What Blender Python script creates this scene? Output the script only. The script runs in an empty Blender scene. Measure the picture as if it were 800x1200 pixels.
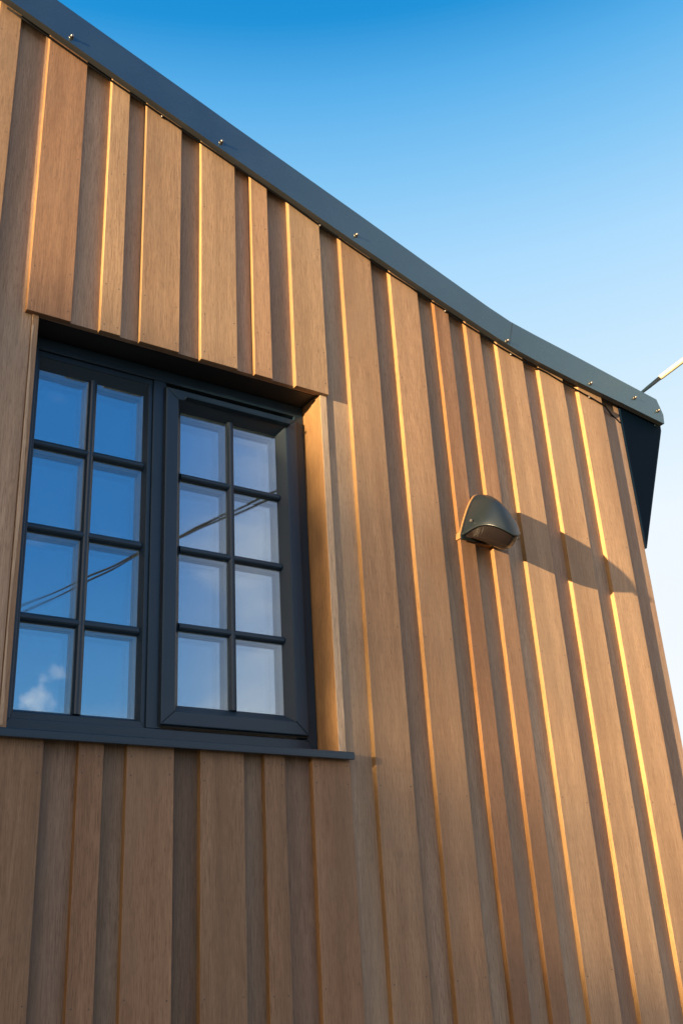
import bpy, bmesh, math, random
from mathutils import Vector, Matrix
random.seed(7)
sc = bpy.context.scene
C = sc.collection
R = math.radians

# ------------------------------------------------------------------ helpers
def tag(o, label=None, cat=None, group=None, kind=None):
    if label: o['label'] = label
    if cat: o['category'] = cat
    if group: o['group'] = group
    if kind: o['kind'] = kind
    return o

def obj(name, bm, mats, parent=None, smooth=False):
    me = bpy.data.meshes.new(name)
    bmesh.ops.recalc_face_normals(bm, faces=bm.faces[:])
    bm.to_mesh(me); bm.free()
    if not isinstance(mats, (list, tuple)): mats = [mats]
    for m in mats: me.materials.append(m)
    if smooth:
        for p in me.polygons: p.use_smooth = True
    o = bpy.data.objects.new(name, me); C.objects.link(o)
    if parent is not None:
        o.parent = parent
        o.matrix_parent_inverse = Matrix.Translation(-parent.location)
    return o

def empty(name, loc):
    o = bpy.data.objects.new(name, None); C.objects.link(o)
    o.location = loc; o.empty_display_size = .2
    return o

def box(bm, x0, x1, y0, y1, z0, z1, mi=0, bev=0):
    vs = [bm.verts.new((x, y, z)) for x in (x0, x1) for y in (y0, y1) for z in (z0, z1)]
    fs = [(0,1,3,2),(4,6,7,5),(0,4,5,1),(2,3,7,6),(0,2,6,4),(1,5,7,3)]
    faces = []
    for f in fs:
        fc = bm.faces.new([vs[i] for i in f]); fc.material_index = mi; faces.append(fc)
    if bev > 0:
        es = list({e for f in faces for e in f.edges})
        r = bmesh.ops.bevel(bm, geom=es, offset=bev, segments=2, affect='EDGES', profile=.5)
        for f in r['faces']: f.material_index = mi
    return faces

def prism_y(bm, pts, y0, y1, mi=0, bev=0):
    """polygon of (x,z) points extruded from y0 to y1"""
    a = [bm.verts.new((x, y0, z)) for x, z in pts]
    b = [bm.verts.new((x, y1, z)) for x, z in pts]
    n = len(pts); fs = [bm.faces.new(a), bm.faces.new(b[::-1])]
    for i in range(n):
        fs.append(bm.faces.new((a[i], b[i], b[(i+1) % n], a[(i+1) % n])))
    for f in fs: f.material_index = mi
    if bev > 0:
        es = [e for e in fs[0].edges]
        r = bmesh.ops.bevel(bm, geom=es, offset=bev, segments=2, affect='EDGES', profile=.5)
        for f in r['faces']: f.material_index = mi

def tube(bm, pts, rad, seg=10, mi=0, cap=True):
    pts = [Vector(p) for p in pts]
    if not isinstance(rad, (list, tuple)): rad = [rad]*len(pts)
    rings = []
    up = Vector((0, 0, 1))
    for i, p in enumerate(pts):
        d = (pts[min(i+1, len(pts)-1)] - pts[max(i-1, 0)]).normalized()
        ref = up if abs(d.dot(up)) < .95 else Vector((0, 1, 0))
        a = d.cross(ref).normalized(); b = d.cross(a).normalized()
        rings.append([bm.verts.new(p + rad[i]*(a*math.cos(t) + b*math.sin(t)))
                      for t in [2*math.pi*k/seg for k in range(seg)]])
    for r0, r1 in zip(rings, rings[1:]):
        for k in range(seg):
            f = bm.faces.new((r0[k], r0[(k+1) % seg], r1[(k+1) % seg], r1[k])); f.material_index = mi; f.smooth = True
    if cap:
        for r in (rings[0], rings[-1]):
            f = bm.faces.new(r); f.material_index = mi

# ------------------------------------------------------------------ materials
def new_mat(name):
    m = bpy.data.materials.new(name); m.use_nodes = True
    nt = m.node_tree; b = nt.nodes['Principled BSDF']
    return m, nt, b
def N(nt, typ, **kw):
    n = nt.nodes.new(typ)
    for k, v in kw.items(): setattr(n, k, v)
    return n
def ramp(nt, stops, interp='LINEAR'):
    r = N(nt, 'ShaderNodeValToRGB'); r.color_ramp.interpolation = interp
    el = r.color_ramp.elements
    while len(el) < len(stops): el.new(.5)
    for e, (p, c) in zip(el, stops):
        e.position = p; e.color = (*c, 1) if len(c) == 3 else c
    return r
def mixc(nt, a, b, fac, blend='MIX'):
    n = N(nt, 'ShaderNodeMix', data_type='RGBA', blend_type=blend)
    L = nt.links
    if isinstance(fac, (int, float)): n.inputs[0].default_value = fac
    else: L.new(fac, n.inputs[0])
    for s, v in ((6, a), (7, b)):
        if isinstance(v, tuple): n.inputs[s].default_value = (*v, 1)
        else: L.new(v, n.inputs[s])
    return n.outputs[2]
def math_n(nt, op, a, b=None, c=None, clamp=False):
    n = N(nt, 'ShaderNodeMath', operation=op, use_clamp=clamp)
    for i, v in enumerate((a, b, c)):
        if v is None: continue
        if isinstance(v, (int, float)): n.inputs[i].default_value = v
        else: nt.links.new(v, n.inputs[i])
    return n.outputs[0]

def wood(name, base=(.295, .178, .104), rough=.62):
    """hardwood cladding: the attribute 'tone' (x = tone, y = hue, z = offset seed) differs for every board"""
    m, nt, b = new_mat(name); L = nt.links
    geo = N(nt, 'ShaderNodeTexCoord')
    at = N(nt, 'ShaderNodeAttribute', attribute_name='tone')
    sp = N(nt, 'ShaderNodeSeparateXYZ'); L.new(at.outputs['Vector'], sp.inputs[0])
    off = N(nt, 'ShaderNodeVectorMath', operation='SCALE'); L.new(at.outputs['Vector'], off.inputs[0]); off.inputs[3].default_value = 37.
    add = N(nt, 'ShaderNodeVectorMath', operation='ADD'); L.new(geo.outputs['Object'], add.inputs[0]); L.new(off.outputs[0], add.inputs[1])
    def stretched(sx, sz, scale, detail, rough_=.55, dist=0):
        mp = N(nt, 'ShaderNodeMapping'); mp.inputs['Scale'].default_value = (sx, sx, sz)
        L.new(add.outputs[0], mp.inputs[0])
        n = N(nt, 'ShaderNodeTexNoise'); n.inputs['Scale'].default_value = scale
        n.inputs['Detail'].default_value = detail; n.inputs['Roughness'].default_value = rough_
        n.inputs['Distortion'].default_value = dist
        L.new(mp.outputs[0], n.inputs['Vector']); return n.outputs[0]
    band = stretched(1, .05, 9, 4, .5, .6)         # broad colour bands along the board
    cath = stretched(1, .09, 22, 3, .45, 1.4)      # flowing figure
    fine = stretched(1, .030, 340, 4, .65)          # fine grain
    pores = stretched(1, .045, 760, 1, .5)         # short dark pores
    cloud = stretched(1, .5, 4, 3, .6)             # weathering patches
    fig = N(nt, 'ShaderNodeMath', operation='SINE'); L.new(math_n(nt, 'MULTIPLY', cath, 46.), fig.inputs[0])
    figv = math_n(nt, 'MULTIPLY_ADD', fig.outputs[0], .5, .5)
    r, g, bl = base
    c0 = mixc(nt, (r*.72, g*.66, bl*.60), (r*1.26, g*1.22, bl*1.16), ramp_f(nt, band, .32, .68))
    c1 = mixc(nt, c0, (r*.80, g*.70, bl*.62), math_n(nt, 'MULTIPLY', figv, .34))
    c2 = mixc(nt, c1, (r*.50, g*.44, bl*.40), math_n(nt, 'MULTIPLY', ramp_f(nt, fine, .47, .66), .62))
    c2b = mixc(nt, c2, (r*1.5, g*1.45, bl*1.4), math_n(nt, 'MULTIPLY', ramp_f(nt, fine, .46, .25), .30))
    c3 = mixc(nt, c2b, (r*.28, g*.24, bl*.22), math_n(nt, 'MULTIPLY', ramp_f(nt, pores, .57, .70), .50))
    c4 = mixc(nt, c3, (r*.80, g*.92, bl*1.02), math_n(nt, 'MULTIPLY', ramp_f(nt, cloud, .45, .75), .38))
    # per-board tone and hue
    tone = math_n(nt, 'MULTIPLY_ADD', sp.outputs[0], .66, .70)
    hs = N(nt, 'ShaderNodeHueSaturation'); L.new(c4, hs.inputs['Color']); L.new(tone, hs.inputs['Value'])
    L.new(math_n(nt, 'MULTIPLY_ADD', sp.outputs[1], -.016, .510), hs.inputs['Hue'])
    L.new(math_n(nt, 'MULTIPLY_ADD', sp.outputs[1], .12, .89), hs.inputs['Saturation'])
    L.new(hs.outputs[0], b.inputs['Base Color'])
    b.inputs['Roughness'].default_value = rough
    b.inputs['Specular IOR Level'].default_value = .35
    bp = N(nt, 'ShaderNodeBump'); bp.inputs['Strength'].default_value = .22; bp.inputs['Distance'].default_value = .0008
    L.new(math_n(nt, 'ADD', fine, math_n(nt, 'MULTIPLY', pores, -.8)), bp.inputs['Height'])
    L.new(bp.outputs[0], b.inputs['Normal'])
    return m
def ramp_f(nt, v, lo, hi):
    n = N(nt, 'ShaderNodeMapRange'); n.clamp = True
    nt.links.new(v, n.inputs[0]); n.inputs[1].default_value = lo; n.inputs[2].default_value = hi
    return n.outputs[0]

def paint(name, col, rough=.42, spec=.5, grain=.12, metallic=0., dust=0.):
    m, nt, b = new_mat(name); L = nt.links
    tc = N(nt, 'ShaderNodeTexCoord')
    n1 = N(nt, 'ShaderNodeTexNoise'); n1.inputs['Scale'].default_value = 5; n1.inputs['Detail'].default_value = 6
    n2 = N(nt, 'ShaderNodeTexNoise'); n2.inputs['Scale'].default_value = 420; n2.inputs['Detail'].default_value = 2
    L.new(tc.outputs['Object'], n1.inputs[0]); L.new(tc.outputs['Object'], n2.inputs[0])
    c = mixc(nt, tuple(x*(1-grain) for x in col), tuple(x*(1+grain) for x in col), n1.outputs[0])
    if dust > 0:
        n3 = N(nt, 'ShaderNodeTexNoise'); n3.inputs['Scale'].default_value = 90; n3.inputs['Detail'].default_value = 5
        L.new(tc.outputs['Object'], n3.inputs[0])
        c = mixc(nt, c, (.35, .33, .30), math_n(nt, 'MULTIPLY', ramp_f(nt, n3.outputs[0], .62, .8), dust))
    L.new(c, b.inputs['Base Color'])
    L.new(math_n(nt, 'MULTIPLY_ADD', n1.outputs[0], .14, rough-.07), b.inputs['Roughness'])
    b.inputs['Specular IOR Level'].default_value = spec; b.inputs['Metallic'].default_value = metallic
    bp = N(nt, 'ShaderNodeBump'); bp.inputs['Strength'].default_value = .08; bp.inputs['Distance'].default_value = .0004
    L.new(n2.outputs[0], bp.inputs['Height']); L.new(bp.outputs[0], b.inputs['Normal'])
    return m

M_wood = wood('clad_wood')
M_back = wood('clad_wood_back', (.300, .210, .148))
M_sap = wood('sapwood', (.50, .36, .25))
M_reveal = wood('reveal_wood', (.29, .145, .052))
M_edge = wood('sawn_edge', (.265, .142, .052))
M_nail = paint('nail_steel', (.05, .045, .04), .5)
M_fascia = paint('fascia_metal', (.090, .150, .180), .27, .6, .10, .85, .03)
M_lip = paint('fascia_lip', (.02, .022, .026), .5)
M_frame = paint('frame_paint', (.012, .030, .052), .34, .5, .10)
M_gasket = paint('gasket', (.008, .009, .010), .5)
M_navy = paint('eave_paint', (.0008, .0050, .0135), .7, .04)
M_steel = paint('bolt_steel', (.30, .27, .24), .42, .5, .2, .9)
M_black = paint('wire_black', (.004, .004, .005), .6, .08)
M_slate = paint('slate_cable', (.008, .02, .026), .5)
M_cream = paint('cream_sleeve', (.52, .44, .30), .5)
M_lamp = paint('lamp_metal', (.010, .015, .019), .30, .5, .12)
M_spacer = paint('spacer_alu', (.62, .62, .52), .45, .5, .05)
M_pole = wood('pole_wood', (.16, .11, .08))
M_int = paint('interior_paint', (.16, .16, .17), .8)
M_render = paint('render_wall', (.45, .42, .38), .85)

def glass_mat(name, refl, tint):
    m = bpy.data.materials.new(name); m.use_nodes = True
    nt = m.node_tree; nt.nodes.clear(); L = nt.links
    out = N(nt, 'ShaderNodeOutputMaterial'); mx = N(nt, 'ShaderNodeMixShader')
    gl = N(nt, 'ShaderNodeBsdfGlossy'); gl.inputs['Roughness'].default_value = .0
    gl.inputs['Color'].default_value = (.97, .98, 1, 1)
    tr = N(nt, 'ShaderNodeBsdfTransparent'); tr.inputs['Color'].default_value = (*tint, 1)
    lw = N(nt, 'ShaderNodeFresnel'); lw.inputs[0].default_value = 1.5
    f = math_n(nt, 'ADD', lw.outputs[0], refl, clamp=True)
    tc = N(nt, 'ShaderNodeTexCoord'); wv = N(nt, 'ShaderNodeTexNoise'); wv.inputs['Scale'].default_value = 3.2; wv.inputs['Detail'].default_value = 1
    L.new(tc.outputs['Object'], wv.inputs[0])
    bp = N(nt, 'ShaderNodeBump'); bp.inputs['Strength'].default_value = .5; bp.inputs['Distance'].default_value = .0012
    L.new(wv.outputs[0], bp.inputs['Height']); L.new(bp.outputs[0], gl.inputs['Normal'])
    L.new(f, mx.inputs[0]); L.new(tr.outputs[0], mx.inputs[1]); L.new(gl.outputs[0], mx.inputs[2])
    L.new(mx.outputs[0], out.inputs[0])
    return m
M_glass_out = glass_mat('glass_outer', .10, (.95, .97, .96))
M_glass_in = glass_mat('glass_coated', .52, (.6, .7, .7))

def lens_mat():
    m, nt, b = new_mat('lamp_lens')
    b.inputs['Base Color'].default_value = (.010, .007, .0065, 1)
    b.inputs['Roughness'].default_value = .08
    b.inputs['Transmission Weight'].default_value = 0.
    b.inputs['IOR'].default_value = 1.5
    b.inputs['Coat Weight'].default_value = .3; b.inputs['Coat Roughness'].default_value = .05
    tc = N(nt, 'ShaderNodeTexCoord'); w = N(nt, 'ShaderNodeTexWave'); w.inputs['Scale'].default_value = 55
    nt.links.new(tc.outputs['Object'], w.inputs[0])
    bp = N(nt, 'ShaderNodeBump'); bp.inputs['Strength'].default_value = .25; bp.inputs['Distance'].default_value = .002
    nt.links.new(w.outputs[0], bp.inputs['Height']); nt.links.new(bp.outputs[0], b.inputs['Normal'])
    return m
M_lens = lens_mat()

def set_tone(o, t=None, h=None):
    me = o.data; t = random.random() if t is None else t; h = random.random() if h is None else h
    a = me.attributes.new('tone', 'FLOAT_VECTOR', 'POINT')
    v = (t, h, random.random())
    for d in a.data: d.vector = v

# ------------------------------------------------------------------ profile of the roof verge
FB = [(-1.8, 4.375), (.645, 3.52), (1.50, 3.216), (2.10, 3.008), (2.60, 2.842), (2.97, 2.728), (3.12, 2.688), (3.26, 2.662), (3.48, 2.628), (3.82, 2.585), (4.12, 2.543)]
FT = [(-1.8, 4.545), (.783, 3.649), (1.44, 3.42), (1.59, 3.366), (2.20, 3.156), (2.60, 3.014), (2.95, 2.892), (3.09, 2.850), (3.24, 2.824), (3.50, 2.784), (3.854, 2.725), (4.096, 2.686)]
def interp(P, x):
    if x <= P[0][0]: i = 0
    else:
        i = max(k for k in range(len(P)-1) if P[k][0] <= x)
    (x0, z0), (x1, z1) = P[i], P[i+1]
    return z0 + (z1-z0)*(x-x0)/(x1-x0)
fb = lambda x: interp(FB, x)
ft = lambda x: interp(FT, x)

# ------------------------------------------------------------------ the timber house
GZ = -1.6                       # ground level, eye level is 0
house = empty('house', (1.0, 0, GZ))
tag(house, 'timber clad house of brown vertical boards with a dark window and metal verge', 'house')
T = .0235                       # thickness of a raised board
OX0, OX1, OZ0, OZ1 = .826, 1.985, .69, 2.162    # window opening
CX = 3.843                      # corner

def wall_prism(bm, x0, x1, z0, y0, y1, dz=.03, bev=0):
    xs = [x0] + [p[0] for p in FB if x0 < p[0] < x1] + [x1]
    pts = [(x0, z0), (x1, z0)] + [(x, fb(x)+dz) for x in reversed(xs)]
    prism_y(bm, pts, y0, y1, bev=bev)

# raised boards as (x0, x1)
RB_main = [(-1.46,-1.38),(-1.27,-1.115),(-1.01,-.93),(-.83,-.675),(-.57,-.49),(-.385,-.23),(-.125,-.045),(.06,.215),(.325,.405),(.575,.660),
           (.777,.935),(1.042,1.120),(1.195,1.352),(1.443,1.600),(1.677,1.756),(1.864,2.019),
           (2.129,2.289),(2.394,2.546),(2.641,2.722),(2.823,2.908),(3.011,3.170),(3.273,3.432),(3.535,3.698)]
# back boards: one mesh of planks butted behind the raised boards
bm = bmesh.new(); spans = []
xs = [-1.62]
mids = [(a+b)/2 for a, b in RB_main]
edges = [-1.62] + mids + [CX]
lay = []
def back(x0, x1, z0, z1=None, tn=None):
    n0 = len(bm.verts)
    if z1 is None: wall_prism(bm, x0, x1, z0, T, T+.022)
    else: prism_y(bm, [(x0, z0), (x1, z0), (x1, z1), (x0, z1)], T, T+.022)
    v = (random.uniform(.55, 1.15) if tn is None else tn, random.random(), random.random())
    lay.append((n0, len(bm.verts), v))
for x0, x1 in zip(edges, edges[1:]):
    g = .0008
    if x1 <= OX0-.02 or x0 >= OX1+.03: back(x0+g, x1-g, GZ+.15)
    else:
        a, b = max(x0, OX0-.001), min(x1, OX1+.032)
        if x0 < OX0: back(x0+g, OX0-.024, GZ+.15)          # left of the opening
        if x1 > OX1+.032: back(OX1+.0325, x1-g, GZ+.15)    # right of the opening
        if x0 < OX0: a = OX0-.0235
        back(a+g, b-g, OZ1+.004)                            # above
        back(a+g, b-g, GZ+.15, OZ0-.012, random.uniform(-.25, .12))                    # below: darker tone, the lower wall's shade put into the wood colour
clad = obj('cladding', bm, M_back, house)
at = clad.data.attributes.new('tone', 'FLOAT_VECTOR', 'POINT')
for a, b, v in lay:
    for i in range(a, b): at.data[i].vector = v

def board(x0, x1, z0, z1=None, nails=(), tone=None, hue=None):
    bm = bmesh.new()
    if z1 is None: wall_prism(bm, x0, x1, z0, 0, T-.0004, .02, bev=.0013)
    else: prism_y(bm, [(x0, z0), (x1, z0), (x1, z1), (x0, z1)], 0, T-.0004, bev=.0013)
    for z in nails:
        for x in ((x0+.014, x1-.014)):
            zz = z + random.uniform(-.012, .012)
            if z1 is None and zz > fb(x)-.03: continue
            r = .0022
            tube(bm, [(x, -.0006, zz), (x, .004, zz)], r, 8, 1)
    o = obj('raised_board', bm, [M_wood, M_nail, M_edge], clad)
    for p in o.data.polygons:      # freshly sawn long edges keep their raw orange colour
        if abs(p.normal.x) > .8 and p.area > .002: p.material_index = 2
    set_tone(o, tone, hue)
    return o
rows = [-1.2, -.62, -.05, .58, 1.18, 1.78, 2.36, 2.9, 3.4]
tones = {16:(.52,.35), 17:(.62,.45), 18:(.18,.95), 19:(.45,.8), 20:(.95,.3), 21:(1.05,.25), 22:(1.1,.3)}
for i, (x0, x1) in enumerate(RB_main):
    if x1 < OX0-.05 or x0 > OX1+.1:
        j = random.uniform(-.02, .02)
        t = tones.get(i, (None, None))
        board(x0, x1, GZ+.12, None, [z+j for z in rows], t[0], t[1])
    else:
        z0 = OZ1-.006
        board(x0, x1, z0, None, [z0+.04]+[z for z in rows if z > z0+.2], random.uniform(.4, .8))
        board(x0, x1, GZ+.12, OZ0-.0125, [z for z in rows if z < OZ0-.1] + [OZ0-.05], random.uniform(.15, .55), random.uniform(.3, .8))  # boards under the window: shade of the lower wall painted in as darker tone

# opening trim boards (their pale edges face the front, the faces look into the opening)
FY = .150                      # front of the window frame
for k, (x0, x1) in enumerate(((OX0-.022, OX0), (OX1, OX1+.031))):
    bm = bmesh.new(); box(bm, x0, x1, T-.006, FY+.06, OZ0-.01, OZ1+.002, 0, .0015)
    # pale planed edge strip
    if k == 0:   # sapwood left on the arris: an uneven sliver
        zs = [OZ0+.02+i*.05 for i in range(29)]
        pts = [(x0+.0005, z) for z in zs] + [(x0+.004+.010*abs(math.sin(z*3.1))*random.uniform(.7, 1), z) for z in reversed(zs)]
        prism_y(bm, pts, T-.0070, T-.0055, 1)
    else:
        box(bm, x0+.0012, x1-.001, T-.0085, T-.0062, OZ0-.008, OZ1, 1)
    o = obj('reveal_board', bm, [M_reveal if k else M_wood, M_sap], house); set_tone(o, .55, .3)
# dark lining of the opening head and the sides below the frame
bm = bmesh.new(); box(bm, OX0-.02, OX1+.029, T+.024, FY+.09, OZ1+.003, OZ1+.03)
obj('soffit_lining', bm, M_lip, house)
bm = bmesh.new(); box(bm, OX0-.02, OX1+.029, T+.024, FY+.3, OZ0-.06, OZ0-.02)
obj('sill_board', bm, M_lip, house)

# plain wall body behind the cladding (with the opening left free) and the other walls
bm = bmesh.new()
for x0, x1, z0, z1 in ((-1.6, OX0-.024, GZ, None), (OX1+.033, CX-.01, GZ, None), (OX0-.0235, OX1+.0325, OZ1+.032, None), (OX0-.0235, OX1+.0325, GZ, OZ0-.07)):
    if z1 is None: wall_prism(bm, x0, x1, z0, T+.0225, .30)
    else: prism_y(bm, [(x0, z0), (x1, z0), (x1, z1), (x0, z1)], T+.0225, .30)
box(bm, -1.6, -1.4, .302, 6.2, GZ, 3.0); box(bm, -1.398, CX-.012, 6.0, 6.2, GZ, 2.5)
box(bm, -1.396, CX-.23, .302, 5.99, GZ+.3, GZ+.4); box(bm, -1.396, CX-.23, 2.8, 2.9, GZ+.41, 2.45)
obj('wall', bm, M_int, house)
bm = bmesh.new(); box(bm, CX-.022, CX-.002, T+.023, 6.2, GZ+.12, 2.52)
o = obj('side_cladding', bm, M_wood, house); set_tone(o, .5, .5)
bm = bmesh.new(); box(bm, CX-.2, CX-.023, .302, 5.99, GZ, 2.5)
obj('side_wall', bm, M_int, house)

# verge fascia: folded metal, front skin with a return lip under it
bm = bmesh.new()
pts = FB + [(4.128, 2.60)] + list(reversed(FT))
prism_y(bm, pts, -.035, -.033)
fas = obj('fascia', bm, M_fascia, house)
bm = bmesh.new()
for (x0, z0), (x1, z1) in zip(FB, FB[1:]):
    vs = [(x0, -.0328, z0+.0004), (x1, -.0328, z1+.0004), (x1, -.006, z1+.0004), (x0, -.006, z0+.0004)]
    a = [bm.verts.new(v) for v in vs]; b = [bm.verts.new((v[0], v[1], v[2]+.002)) for v in vs]
    bm.faces.new(a); bm.faces.new(b[::-1])
    for i in range(4): bm.faces.new((a[i], b[i], b[(i+1) % 4], a[(i+1) % 4]))
obj('return_lip', bm, M_lip, fas)
# standing seam where two lengths of fascia meet
bm = bmesh.new(); prism_y(bm, [(3.058, fb(3.058)+.004), (3.0605, fb(3.06)+.004), (3.1025, ft(3.10)-.001), (3.100, ft(3.10)-.001)], -.0358, -.0352)
obj('seam', bm, M_lip, fas)

def bolt(x, y, z, axis='y', s=1.2):
    bm = bmesh.new()
    d = Vector((0, -1, 0)) if axis == 'y' else Vector((1, 0, 0))
    p = Vector((x, y, z))
    tube(bm, [p, p+d*.0022*s], .0088*s, 14)
    tube(bm, [p+d*.0022*s, p+d*.0035*s], .0075*s, 14, 1)
    tube(bm, [p+d*.0035*s, p+d*.013*s], .0048*s, 6, 0)
    return obj('screw', bm, [M_steel, M_gasket], fas)
for x, z in ((-.45, 3.94), (.20, 3.708), (.851, 3.477), (1.518, 3.244), (2.192, 3.018), (3.045, 2.722), (3.591, 2.640), (3.916, 2.645), (4.087, 2.613)):
    b_ = bolt(x, -.035, z)
for y, z in ((.05, 2.665), (-.012, 2.612)): bolt(4.124, y, z, 'x')

# end cap of the fascia on the eave side
bm = bmesh.new(); prism_y(bm, [(4.098, 2.66), (4.0985, 2.55), (4.124, 2.546), (4.124, 2.60), (4.100, 2.676)], -.0328, .10)
obj('end_cap', bm, M_fascia, fas)

# roof sheet following the verge line, and the boxed eave with a steep soffit on the right
bm = bmesh.new()
P = [(x, z-.035) for x, z in FT]
P[-1] = (4.085, P[-1][1])
for (x0, z0), (x1, z1) in zip(P, P[1:]):
    vs = [(x0, -.0325, z0), (x1, -.0325, z1), (x1, 6.4, z1), (x0, 6.4, z0)]
    a = [bm.verts.new(v) for v in vs]; b = [bm.verts.new((v[0], v[1], v[2]+.02)) for v in vs]
    bm.faces.new(a[::-1]); bm.faces.new(b)
    for i in range(4): bm.faces.new((a[i], b[i], b[(i+1) % 4], a[(i+1) % 4]))
obj('roof', bm, M_lip, house)
bm = bmesh.new()
EY = .12
prism_y(bm, [(CX+.002, 1.80), (4.146, 2.53), (4.150, 2.575), (4.09, 2.63), (CX+.002, 2.66)], .012, 6.3)
obj('eave_box', bm, M_navy, house)

# ------------------------------------------------------------------ window
win_bm = bmesh.new()
SILLZ = .716
wx0, wx1, wz0, wz1 = OX0+.003, OX1-.003, SILLZ, OZ1-.002
GY = .185                     # outer glass
def ring(bm, x0, x1, z0, z1, w, y0, y1, bev=.003, wb=None, wt=None, wl=None, wr=None):
    wb = w if wb is None else wb; wt = w if wt is None else wt; wl = w if wl is None else wl; wr = w if wr is None else wr
    o = [(x0, z0), (x1, z0), (x1, z1), (x0, z1)]
    i = [(x0+wl, z0+wb), (x1-wr, z0+wb), (x1-wr, z1-wt), (x0+wl, z1-wt)]
    for k in range(4):
        j = (k+1) % 4
        prism_y(bm, [o[k], o[j], i[j], i[k]], y0, y1, bev=bev)
def bevel_ring(bm, xo0, xo1, zo0, zo1, xi0, xi1, zi0, zi1, yo, yi):
    """sloping face from outer rectangle at depth yo to inner rectangle at depth yi"""
    o = [bm.verts.new(v) for v in ((xo0, yo, zo0), (xo1, yo, zo0), (xo1, yo, zo1), (xo0, yo, zo1))]
    i = [bm.verts.new(v) for v in ((xi0, yi, zi0), (xi1, yi, zi0), (xi1, yi, zi1), (xi0, yi, zi1))]
    for k in range(4):
        j = (k+1) % 4; bm.faces.new((o[k], o[j], i[j], i[k]))
# outer frame with a mullion
MX0, MX1 = 1.318, 1.375
ring(win_bm, wx0, wx1, wz0, wz1, .045, FY, FY+.075, .002, wb=.050, wt=.05, wl=.042, wr=.042)
box(win_bm, MX0, MX1-.006, FY+.0005, FY+.074, wz0+.0505, wz1-.0505, 0, .002)
window = obj('window', win_bm, M_frame, house)

def glazing(x0, x1, z0, z1, y, cols, rowsn, bar, parent, bow=0.):
    """glass at depth y, bars in front of it, pale spacer grid between the two sheets"""
    for dy, m, nm in ((0, M_glass_out, 'outer_glass'), (.030, M_glass_in, 'inner_glass')):
        bm = bmesh.new()
        box(bm, x0-.008, x1+.008, y+dy, y+dy+.0012, z0-.008, z1+.008)
        o = obj(nm, bm, m, parent)
    bw = (x1-x0-(cols-1)*bar)/cols; bh = (z1-z0-(rowsn-1)*bar)/rowsn
    bb = bmesh.new(); sp = bmesh.new()
    for c in range(1, cols):
        xc = x0+c*bw+(c-.5)*bar
        prism_z(bb, xc, bar, y, z0-.002, z1+.002)
    for r in range(1, rowsn):
        zc = z0+r*bh+(r-.5)*bar
        prism_x(bb, zc, bar, y, x0-.002, x1+.002)
    obj('glazing_bars', bb, M_frame, parent)
    s = .003
    for c in range(cols):
        for r in range(rowsn):
            a = x0+c*(bw+bar); b = z0+r*(bh+bar)
            ring(sp, a-.004, a+bw+.004, b-.004, b+bh+.004, .006, y+.0016, y+.0295, 0)
    obj('spacer_grid', sp, M_spacer, parent)
def prism_z(bm, xc, w, y, z0, z1):   # vertical bar with a rounded nose
    prof = [(-w/2, 0), (-w/2, -.006), (-w*.30, -.015), (-w*.12, -.018), (w*.12, -.018), (w*.30, -.015), (w/2, -.006), (w/2, 0)]
    a = [bm.verts.new((xc+p, y-.0006+q, z0)) for p, q in prof]; b = [bm.verts.new((xc+p, y-.0006+q, z1)) for p, q in prof]
    n = len(prof); bm.faces.new(a); bm.faces.new(b[::-1])
    for i in range(n): bm.faces.new((a[i], b[i], b[(i+1) % n], a[(i+1) % n]))
def prism_x(bm, zc, w, y, x0, x1):
    prof = [(-w/2, 0), (-w/2, -.006), (-w*.30, -.014), (-w*.12, -.0165), (w*.12, -.0165), (w*.30, -.014), (w/2, -.006), (w/2, 0)]
    a = [bm.verts.new((x0, y-.0008+q, zc+p)) for p, q in prof]; b = [bm.verts.new((x1, y-.0008+q, zc+p)) for p, q in prof]
    n = len(prof); bm.faces.new(a); bm.faces.new(b[::-1])
    for i in range(n): bm.faces.new((a[i], b[i], b[(i+1) % n], a[(i+1) % n]))

# left: fixed light
gx0, gx1, gz0, gz1 = .886, 1.290, .800, 2.045
bm = bmesh.new()
ring(bm, wx0+.0425, MX0-.0005, wz0+.0505, wz1-.0505, .012, FY+.010, FY+.030, .0015, wb=.022, wt=.022, wl=.010, wr=.016)
bevel_ring(bm, wx0+.0535, MX0-.0175, wz0+.0735, wz1-.0735, gx0, gx1, gz0, gz1, FY+.012, GY-.0008)
fix = obj('fixed_light', bm, M_frame, window)
glazing(gx0, gx1, gz0, gz1, GY, 2, 4, .032, window)

# right: opening casement, proud of the frame
cx0, cx1, cz0, cz1 = 1.362, 1.938, .778, 2.082
CY = FY-.018; hy = GY-.008
hx0, hx1, hz0, hz1 = 1.441, 1.862, .856, 2.008
bm = bmesh.new()
ring(bm, cx0, cx1, cz0, cz1, .05, CY, FY-.0005, .0035, wl=.052, wr=.052, wb=.048, wt=.045)
bevel_ring(bm, cx0+.052, cx1-.052, cz0+.048, cz1-.045, hx0, hx1, hz0, hz1, CY+.0035, hy-.0008)
cas = obj('casement', bm, M_frame, window)
glazing(hx0, hx1, hz0, hz1, hy, 2, 4, .029, window)
bm = bmesh.new()   # drip bar over the opening light
prism = [(0, 0), (-.024, -.006), (-.026, -.012), (-.003, -.014)]
a = [bm.verts.new((1.437, CY+p+.002, 2.052+q)) for p, q in prism]; b = [bm.verts.new((1.897, CY+p+.002, 2.052+q)) for p, q in prism]
bm.faces.new(a); bm.faces.new(b[::-1])
for i in range(4): bm.faces.new((a[i], b[i], b[(i+1) % 4], a[(i+1) % 4]))
obj('drip_bar', bm, M_frame, window)
bm = bmesh.new(); ring(bm, cx0-.004, cx1+.004, cz0-.005, cz1+.004, .006, FY-.003, FY-.0006, 0)
obj('gasket', bm, M_gasket, window)
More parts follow.
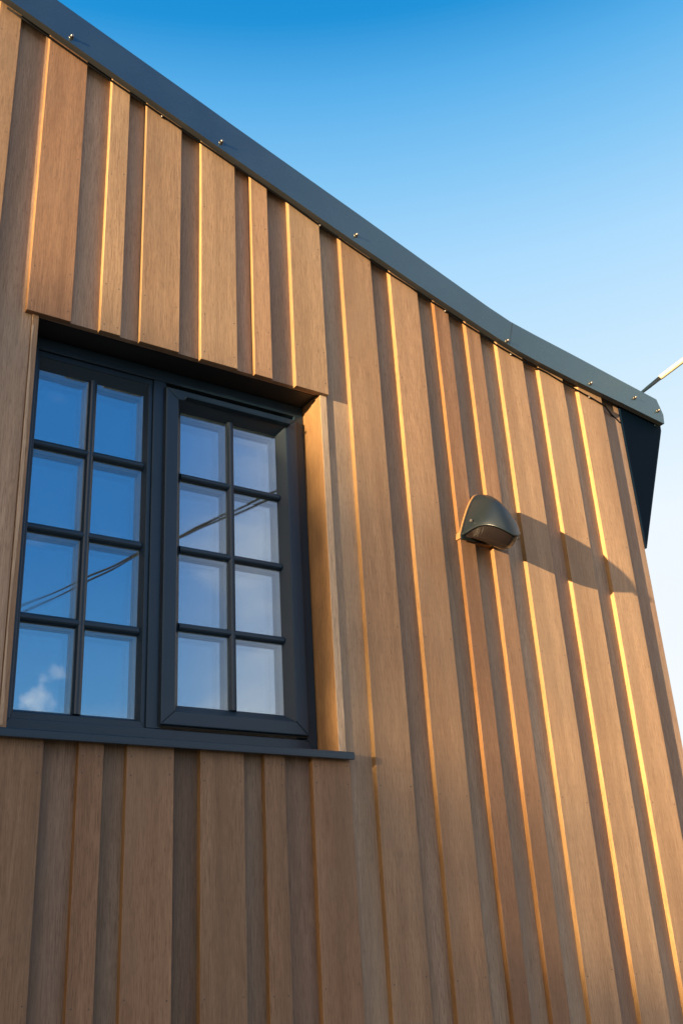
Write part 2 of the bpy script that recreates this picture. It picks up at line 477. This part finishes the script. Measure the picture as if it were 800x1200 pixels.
# projecting sill
bm = bmesh.new()
prof = [(-.030, -.026), (-.030, -.004), (-.026, .000), (FY+.004, .024), (FY+.06, .024), (FY+.06, -.012), (-.016, -.018), (-.016, -.026)]
x0, x1 = .775, 2.020
a = [bm.verts.new((x0, p, OZ0+.004+q)) for p, q in prof]; b = [bm.verts.new((x1, p, OZ0+.004+q)) for p, q in prof]
# the part that lies beyond the opening only reaches the boards
bm.faces.new(a); bm.faces.new(b[::-1])
for i in range(len(prof)): bm.faces.new((a[i], b[i], b[(i+1) % len(prof)], a[(i+1) % len(prof)]))
bmesh.ops.bevel(bm, geom=[e for e in bm.edges if abs(e.verts[0].co.x-e.verts[1].co.x) > .5], offset=.0012, segments=2, affect='EDGES')
obj('sill', bm, M_frame, window)

# ------------------------------------------------------------------ wall lamp
lampE = empty('wall_lamp', (2.755, 0, 1.64))
tag(lampE, 'dark half dome wall lamp with a smoky lens underneath, fixed on the timber boards', 'wall lamp')
LX, LW, LH, LP, LZ, LD, LR = 2.757, .118, .208, .186, 1.640, .054, .015
def dome(a, v, s=1.0, dy=0):
    sa = max(0, math.sin(a)); ca = math.cos(a); vv = v*math.pi/2
    x = LX - s*LW*ca*(1-.08*math.sin(vv))
    y = -.016 - s*LP*(sa**.80)*math.sin(vv)**.95
    cv = math.cos(vv)**.95 if math.cos(vv) > 1e-6 else 0
    z = LZ + s*LH*max(0, 1-abs(ca)**1.5)*cv + (LR*abs(math.sin(2*a))**.8*(1 if ca > 0 else .6) - LD*sa**3)*math.sin(vv)
    return (x, y+dy, z)
def surf(bm, fn, nu, nv, mi=0):
    g = [[bm.verts.new(fn(i/nu, j/nv)) for j in range(nv+1)] for i in range(nu+1)]
    for i in range(nu):
        for j in range(nv):
            try:
                f = bm.faces.new((g[i][j], g[i+1][j], g[i+1][j+1], g[i][j+1])); f.smooth = True; f.material_index = mi
            except ValueError: pass
    return g
bm = bmesh.new()
NU, NV = 40, 20
surf(bm, lambda u, v: dome(u*math.pi, v), NU, NV)
surf(bm, lambda u, v: dome(u*math.pi, v, .965), NU, NV)
rim0 = [dome(i/NU*math.pi, 1) for i in range(NU+1)]
tube(bm, rim0, .0035, 8)                        # rolled rim
bmesh.ops.remove_doubles(bm, verts=bm.verts[:], dist=.00005)
obj('hood', bm, M_lamp, lampE, True)
bm = bmesh.new()                                # lens: bulging D-shaped cover in the opening
def lens(u, v):
    a = u*math.pi; r = dome(a, 1, .955); w = (LX+(r[0]-LX), -.02, LZ)
    x = r[0]; y = -.020*(1-v)+r[1]*v; zz = LZ*(1-v)+r[2]*v
    return (x, y, zz - .052*math.sin(math.pi*min(1, v**1.3))*math.sin(a)**.5 - .003)
surf(bm, lens, NU, 10)
obj('lens', bm, M_lens, lampE, True)
bm = bmesh.new()                                # back plate and wooden packer
def plate(bm, s, y0, y1, low, mi=0):
    pts = [(LX-LW*s*math.cos(a), LZ+LH*s*(1-abs(math.cos(a))**1.5)) for a in [math.pi*i/32 for i in range(33)]]
    pts = [(LX+LW*s, LZ-low), (LX-LW*s, LZ-low)] + pts[0:1] + pts[1:-1] + pts[-1:]
    prism_y(bm, pts, y0, y1, mi)
plate(bm, 1.015, -.0155, -.008, .020)
obj('back_plate', bm, M_lamp, lampE)
bm = bmesh.new(); plate(bm, 1.04, -.0078, .0275, .014)
o = obj('packer', bm, M_reveal, lampE); set_tone(o, .6, .4)
bm = bmesh.new()
for x, y, z in ((LX-LW*.90, -.07, LZ+.045),): tube(bm, [(x-.004, y, z), (x+.006, y, z)], .006, 10)
obj('screw', bm, M_steel, lampE)
bm = bmesh.new(); tube(bm, [(LX+.02, -LP-.012, LZ-LD-.004), (LX+.02, -LP-.012, LZ-LD-.012)], .0045, 10)
obj('catch', bm, M_gasket, lampE)

# ------------------------------------------------------------------ thin wire under the verge
wire = empty('thin_cable', (2.68, -.004, 2.824))
tag(wire, 'thin black cable clipped to the boards just under the dark metal fascia', 'cable')
WP = [(.60, 3.524), (1.2, 3.312), (1.8, 3.108), (2.2, 2.966), (2.50, 2.866), (2.682, 2.808), (2.894, 2.739), (3.09, 2.682), (3.319, 2.640), (3.621, 2.578), (3.72, 2.556), (3.80, 2.530)]
bm = bmesh.new()
pts = []
for (x0, z0), (x1, z1) in zip(WP, WP[1:]):
    for k in range(6):
        t = k/6; x = x0+(x1-x0)*t; z = z0+(z1-z0)*t - .003*math.sin(math.pi*t) + .0012*math.sin(x*31)
        y = -.006 if x < 3.70 else -.006+(x-3.70)/.10*.030
        pts.append((x, y, z))
pts += [(3.80, .024, 2.530), (3.838, .0245, 2.505)]
tube(bm, pts, .0042, 8)
obj('wire', bm, M_black, wire)
for x in (1.26, 2.02, 2.700, 3.09, 3.60):
    z = interp(WP, x); bm = bmesh.new()
    tube(bm, [(x, -.0005, z-.004), (x, -.010, z-.004)], .0042, 8); box(bm, x-.006, x+.004, -.0085, -.0005, z-.004, z+.004, 1, .001)
    obj('clip', bm, [M_steel, M_black], wire)

# ------------------------------------------------------------------ service pole and overhead cables
PX, PY, PZ = 5.60, -3.0, 4.32
CA0, CA1 = (4.868, -18.3, 7.069), (5.597, -3.0, 4.622)
CB0, CB1 = (4.880, -18.3, 6.829), (5.598, -3.0, 4.778)
def pole(x, y, top, label):
    e = empty('utility_pole', (x, y, GZ)); tag(e, label, 'utility pole', 'utility poles')
    bm = bmesh.new(); tube(bm, [(x, y, GZ-.3), (x, y, 2), (x, y, top)], [.15, .13, .10], 16)
    o = obj('post', bm, M_pole, e); set_tone(o, .4, .3)
    bm = bmesh.new(); box(bm, x-.4, x+.4, y-.15, y-.105, top-.45, top-.35, 0, .004)
    obj('crossarm', bm, M_pole, e)
    return e
pole(PX+.12, PY, 5.5, 'wooden utility pole right of the timber house, nearest to its eave corner')
pole(4.9, -18.45, 7.5, 'wooden utility pole far across from the window')
# twin overhead lines that the window reflects
def cable(name, A, B, sag, rad, mat, label, cat='cable', group=None, n=28):
    bm = bmesh.new(); A = Vector(A); B = Vector(B)
    pts = [A.lerp(B, i/n) - Vector((0, 0, sag*4*(i/n)*(1-i/n))) for i in range(n+1)]
    tube(bm, pts, rad, 8); o = obj(name, bm, mat); tag(o, label, cat, group); return o
cable('overhead_cable', CA0, CA1, .0, .014, M_black, 'dark overhead line mirrored in the window, the flatter one of the crossing pair', 'cable', 'overhead lines')
cable('overhead_cable', CB0, CB1, .0, .014, M_black, 'dark overhead line mirrored in the window, the steeper one of the crossing pair', 'cable', 'overhead lines')
# service cable from the roof corner to the pole
svc = empty('service_cable', (4.10, .5, 2.69)); tag(svc, 'service cable rising from the roof corner, dark at the roof and then sheathed in cream', 'cable')
S0, S1, S2 = Vector((4.467, .35, 3.02)), Vector((4.62, .29, 3.15)), Vector((PX, PY, PZ))
bm = bmesh.new(); tube(bm, [(4.0, .52, 2.66), (4.25, .43, 2.84), S0, S0.lerp(S1, .5), S1], [.006, .006, .008, .0115, .0130], 12)
obj('cable_end', bm, M_slate, svc)
bm = bmesh.new()
tube(bm, [S1+Vector((.002, -.001, .002)), S1.lerp(S2, .004), S1.lerp(S2, .5)-Vector((0, 0, .02)), S2], [.0145, .0155, .0155, .0155], 14)
obj('sleeve', bm, M_cream, svc)

# ------------------------------------------------------------------ setting
def ground_mat():
    m, nt, b = new_mat('ground'); L = nt.links
    tc = N(nt, 'ShaderNodeTexCoord'); n = N(nt, 'ShaderNodeTexNoise'); n.inputs['Scale'].default_value = .8; n.inputs['Detail'].default_value = 10
    L.new(tc.outputs['Object'], n.inputs[0])
    r = ramp(nt, [(.35, (.05, .07, .025)), (.65, (.10, .11, .045))]); L.new(n.outputs[0], r.inputs[0])
    L.new(r.outputs[0], b.inputs['Base Color']); b.inputs['Roughness'].default_value = .9
    return m
def paving_mat():
    m, nt, b = new_mat('paving'); L = nt.links
    tc = N(nt, 'ShaderNodeTexCoord'); n = N(nt, 'ShaderNodeTexNoise'); n.inputs['Scale'].default_value = 30; n.inputs['Detail'].default_value = 8
    L.new(tc.outputs['Object'], n.inputs[0])
    r = ramp(nt, [(.3, (.06, .055, .05)), (.7, (.11, .10, .09))]); L.new(n.outputs[0], r.inputs[0])
    L.new(r.outputs[0], b.inputs['Base Color']); b.inputs['Roughness'].default_value = .85
    return m
bm = bmesh.new(); vs = [bm.verts.new(v) for v in ((-900, -900, GZ), (900, -900, GZ), (900, 900, GZ), (-900, 900, GZ))]; bm.faces.new(vs)
tag(obj('ground', bm, ground_mat()), kind='structure')
bm = bmesh.new(); box(bm, -6, 8, -7, -.02, GZ-.05, GZ+.004)
tag(obj('paving', bm, paving_mat()), kind='structure')

# ------------------------------------------------------------------ sun direction
SUN = Vector((-.925, -.200, .048)).normalized()       # towards the sun
elev = math.asin(SUN.z); azi = math.atan2(SUN.x, SUN.y)

# neighbour's tree towards the sun: its shade falls over the lower left of the wall
def leaf_mat():
    m, nt, b = new_mat('leaf'); L = nt.links
    g = N(nt, 'ShaderNodeNewGeometry')
    r = ramp(nt, [(0, (.03, .06, .015)), (.5, (.06, .10, .025)), (1, (.10, .13, .04))]); L.new(g.outputs['Random Per Island'], r.inputs[0])
    L.new(r.outputs[0], b.inputs['Base Color']); b.inputs['Roughness'].default_value = .6
    return m
M_leaf = leaf_mat(); M_bark = wood('bark', (.12, .085, .06))
def tree(base, blobs, n, leaf, label, trunk_h):
    e = empty('broadleaf_tree', base); tag(e, label, 'tree')
    bx, by, bz = base
    bm = bmesh.new(); tube(bm, [(bx, by, bz-.1), (bx+.03, by, bz+trunk_h*.5), (bx-.02, by+.03, bz+trunk_h)], [.16, .12, .07], 12)
    for k in range(9):
        a = k*2.4; h = trunk_h*(.45+.05*k); L_ = .9
        tube(bm, [(bx, by, bz+h), (bx+L_*.5*math.cos(a), by+L_*.5*math.sin(a), bz+h+.35), (bx+L_*math.cos(a), by+L_*math.sin(a), bz+h+.9)], [.055, .035, .012], 8)
    o = obj('trunk', bm, M_bark, e); set_tone(o, .5, .5)
    bm = bmesh.new()
    tot = sum(b[3]*b[4]*b[5] for b in blobs)
    for (x, y, z, rx, ry, rz) in blobs:
        for _ in range(int(n*rx*ry*rz/tot)):
            d = Vector((random.gauss(0, 1), random.gauss(0, 1), random.gauss(0, 1))).normalized()*(random.random()**.50)
            p = Vector((x+d.x*rx, y+d.y*ry, z+d.z*rz))
            a = Vector((random.gauss(0, 1), random.gauss(0, 1), random.gauss(0, 1))).normalized()
            b_ = a.cross(Vector((random.gauss(0, 1), random.gauss(0, 1), random.gauss(0, 1)))).normalized()
            s = leaf*random.uniform(.6, 1.3)
            v = [bm.verts.new(p+q) for q in (a*s, b_*s*.5, -a*s, -b_*s*.5)]
            bm.faces.new(v)
    obj('crown', bm, M_leaf, e)
    return e
TD = 35.0
hd = Vector((SUN.x, SUN.y, 0)).normalized(); pr = Vector((-hd.y, hd.x, 0))
if pr.x < 0: pr = -pr          # pr.x = sin of the grazing angle
rise = TD*SUN.z/math.hypot(SUN.x, SUN.y)
def occ(u, z, dd=0):            # point of the shading outline, u across the sun rays, z as it falls on the wall
    p = hd*(TD+dd) + pr*u; return (p.x, p.y, z+rise)
def blob(u, z, r, rz=None):
    x, y, zz = occ(u, z); return (x, y, zz, r, r, rz or r)
bx, by, _ = occ(-1.3, 0)
tree((bx, by, GZ), [blob(-1.15, 1.0, 1.5, 1.5), blob(-2.4, .6, 1.3, 1.5), blob(-.69, 1.38, 1.24, 1.25), blob(-.50, .30, 1.17, 1.17), blob(-1.2, -1.0, 1.5, 1.2), blob(.0, -.50, 1.0, .97), blob(.45, -1.20, 1.05, 1.0)],
     60000, .10, 'broad bushy green tree in the neighbouring garden, standing towards the low sun', 5.0)

# ------------------------------------------------------------------ light
sd = bpy.data.lights.new('sun', 'SUN'); sd.energy = 4.9; sd.angle = R(.53); sd.color = (1, .74, .42)
so = bpy.data.objects.new('sun', sd); C.objects.link(so)
so.rotation_euler = SUN.to_track_quat('Z', 'Y').to_euler(); so.location = (-20, -4, 8)

w = bpy.data.worlds.new('World'); sc.world = w; w.use_nodes = True
nt = w.node_tree; L = nt.links
bg = nt.nodes['Background']; bg.inputs['Strength'].default_value = .15
EXPO = 1.95
K = 1/(2**EXPO*.15)               # colours below are display-referred radiance
sky = N(nt, 'ShaderNodeTexSky'); sky.sky_type = 'NISHITA'; sky.sun_disc = False
sky.sun_elevation = elev; sky.sun_rotation = azi; sky.air_density = 1.0; sky.dust_density = .3; sky.ozone_density = 1.0; sky.altitude = 100
tc = N(nt, 'ShaderNodeTexCoord'); D_ = tc.outputs['Generated']
nrm = N(nt, 'ShaderNodeVectorMath', operation='NORMALIZE'); L.new(D_, nrm.inputs[0]); D_ = nrm.outputs[0]
sx = N(nt, 'ShaderNodeSeparateXYZ'); L.new(D_, sx.inputs[0])
el = math_n(nt, 'MULTIPLY', math_n(nt, 'ARCSINE', sx.outputs[2]), 2/math.pi)     # 0 horizon .. 1 zenith
def elr(stops):
    r = ramp(nt, [(max(0, e/90), c) for e, c in stops]); L.new(el, r.inputs[0]); return r.outputs[0]
clear = elr([(0, (.95, .93, .90)), (12, (.92, .96, 1)), (22, (.86, .94, 1)), (30, (.63, .84, 1)), (37, (.42, .72, 1)), (42, (.235, .58, .93)), (46.3, (.105, .445, .85)), (50, (.012, .29, .70)), (54, (.0, .225, .62)), (62, (.0, .18, .54)), (90, (.0, .13, .42))])
deep = elr([(0, (1.0, .92, .80)), (9, (.62, .74, .90)), (14, (.13, .40, .82)), (22, (.05, .27, .72)), (32, (.035, .24, .68)), (45, (.05, .26, .66)), (90, (.02, .15, .45))])
n1 = N(nt, 'ShaderNodeTexNoise'); n1.inputs['Scale'].default_value = 2.6; n1.inputs['Detail'].default_value = 7; n1.inputs['Roughness'].default_value = .55; n1.inputs['Distortion'].default_value = .4
mpc = N(nt, 'ShaderNodeMapping'); mpc.inputs['Scale'].default_value = (1, 1, 2.4); mpc.inputs['Location'].default_value = (.3, .1, .7); L.new(D_, mpc.inputs[0]); L.new(mpc.outputs[0], n1.inputs[0])
def dirdot(v):
    n = N(nt, 'ShaderNodeVectorMath', operation='DOT_PRODUCT'); L.new(D_, n.inputs[0]); n.inputs[1].default_value = Vector(v).normalized(); return n.outputs['Value']
# thin cloud thickening to the right of the mirrored part of the sky
side = ramp_f(nt, sx.outputs[0], .345, .45)
far = ramp_f(nt, sx.outputs[0], .50, .72)
fill_cloud = math_n(nt, 'MULTIPLY', ramp_f(nt, sx.outputs[2], .22, .45), ramp_f(nt, sx.outputs[0], .06, -.25))  # unseen bright cloud added high on the left to lift the wall's ambient light
cover = math_n(nt, 'MAXIMUM', side, fill_cloud)
cl = math_n(nt, 'MULTIPLY', ramp_f(nt, math_n(nt, 'ADD', n1.outputs[0], math_n(nt, 'MULTIPLY', cover, .24)), .60, .95), .95)
hazy = mixc(nt, deep, (.58, .63, .78), math_n(nt, 'MULTIPLY', side, math_n(nt, 'MULTIPLY_ADD', n1.outputs[0], .9, .12)))
behind = mixc(nt, mixc(nt, hazy, (.80, .84, .92), cl), (1.28, 1.22, 1.14), math_n(nt, 'MAXIMUM', far, math_n(nt, 'MULTIPLY', fill_cloud, .92)))
puff = math_n(nt, 'ADD', dirdot((.292, -.924, .250)), math_n(nt, 'MULTIPLY_ADD', n1.outputs[0], .0006, -.0003))
n2 = N(nt, 'ShaderNodeTexNoise'); n2.inputs['Scale'].default_value = 22; n2.inputs['Detail'].default_value = 5; L.new(D_, n2.inputs[0])
puff = math_n(nt, 'ADD', puff, math_n(nt, 'MULTIPLY_ADD', n2.outputs[0], .0020, -.0010))
behind = mixc(nt, behind, (1.25, 1.25, 1.3), math_n(nt, 'MULTIPLY', ramp_f(nt, puff, .99975, 1.0003), 1.0))
front = ramp_f(nt, sx.outputs[1], -.35, .10)
base = mixc(nt, behind, clear, front)
glow = math_n(nt, 'POWER', math_n(nt, 'MAXIMUM', dirdot(SUN), 0), 5.)
glow2 = math_n(nt, 'MULTIPLY', glow, 1.5)
withsun = mixc(nt, base, mixc(nt, base, (1.5, .98, .52), 1., 'ADD'), glow2)
scaled = N(nt, 'ShaderNodeVectorMath', operation='SCALE'); L.new(withsun, scaled.inputs[0]); scaled.inputs[3].default_value = K
tot = mixc(nt, scaled.outputs[0], sky.outputs[0], .02)
L.new(tot, bg.inputs[0])

# ------------------------------------------------------------------ camera
f_px = 1193.53
vx = Vector((2347-400, 1020-600, f_px)).normalized()     # image direction of world x (right, down, forward)
vz = Vector((240-400, -2050-600, f_px)).normalized()     # of world z
vy = vz.cross(vx)
right = Vector((vx.x, vy.x, vz.x)); down = Vector((vx.y, vy.y, vz.y)); fwd = Vector((vx.z, vy.z, vz.z))
cd = bpy.data.cameras.new('camera'); cam = bpy.data.objects.new('camera', cd); C.objects.link(cam)
m = Matrix.Identity(4)
for i in range(3):
    m[i][0] = right[i]; m[i][1] = -down[i]; m[i][2] = -fwd[i]
m[0][3], m[1][3], m[2][3] = 0, -3.0, 0
cam.matrix_world = m
cd.sensor_fit = 'VERTICAL'; cd.sensor_height = 36; cd.lens = 36*f_px/1200
cd.clip_start = .05; cd.clip_end = 5000
sc.camera = cam

sc.render.engine = 'CYCLES'
sc.cycles.max_bounces = 10; sc.cycles.transparent_max_bounces = 24
sc.view_settings.view_transform = 'Standard'; sc.view_settings.look = 'None'
sc.view_settings.exposure = EXPO; sc.view_settings.gamma = 1
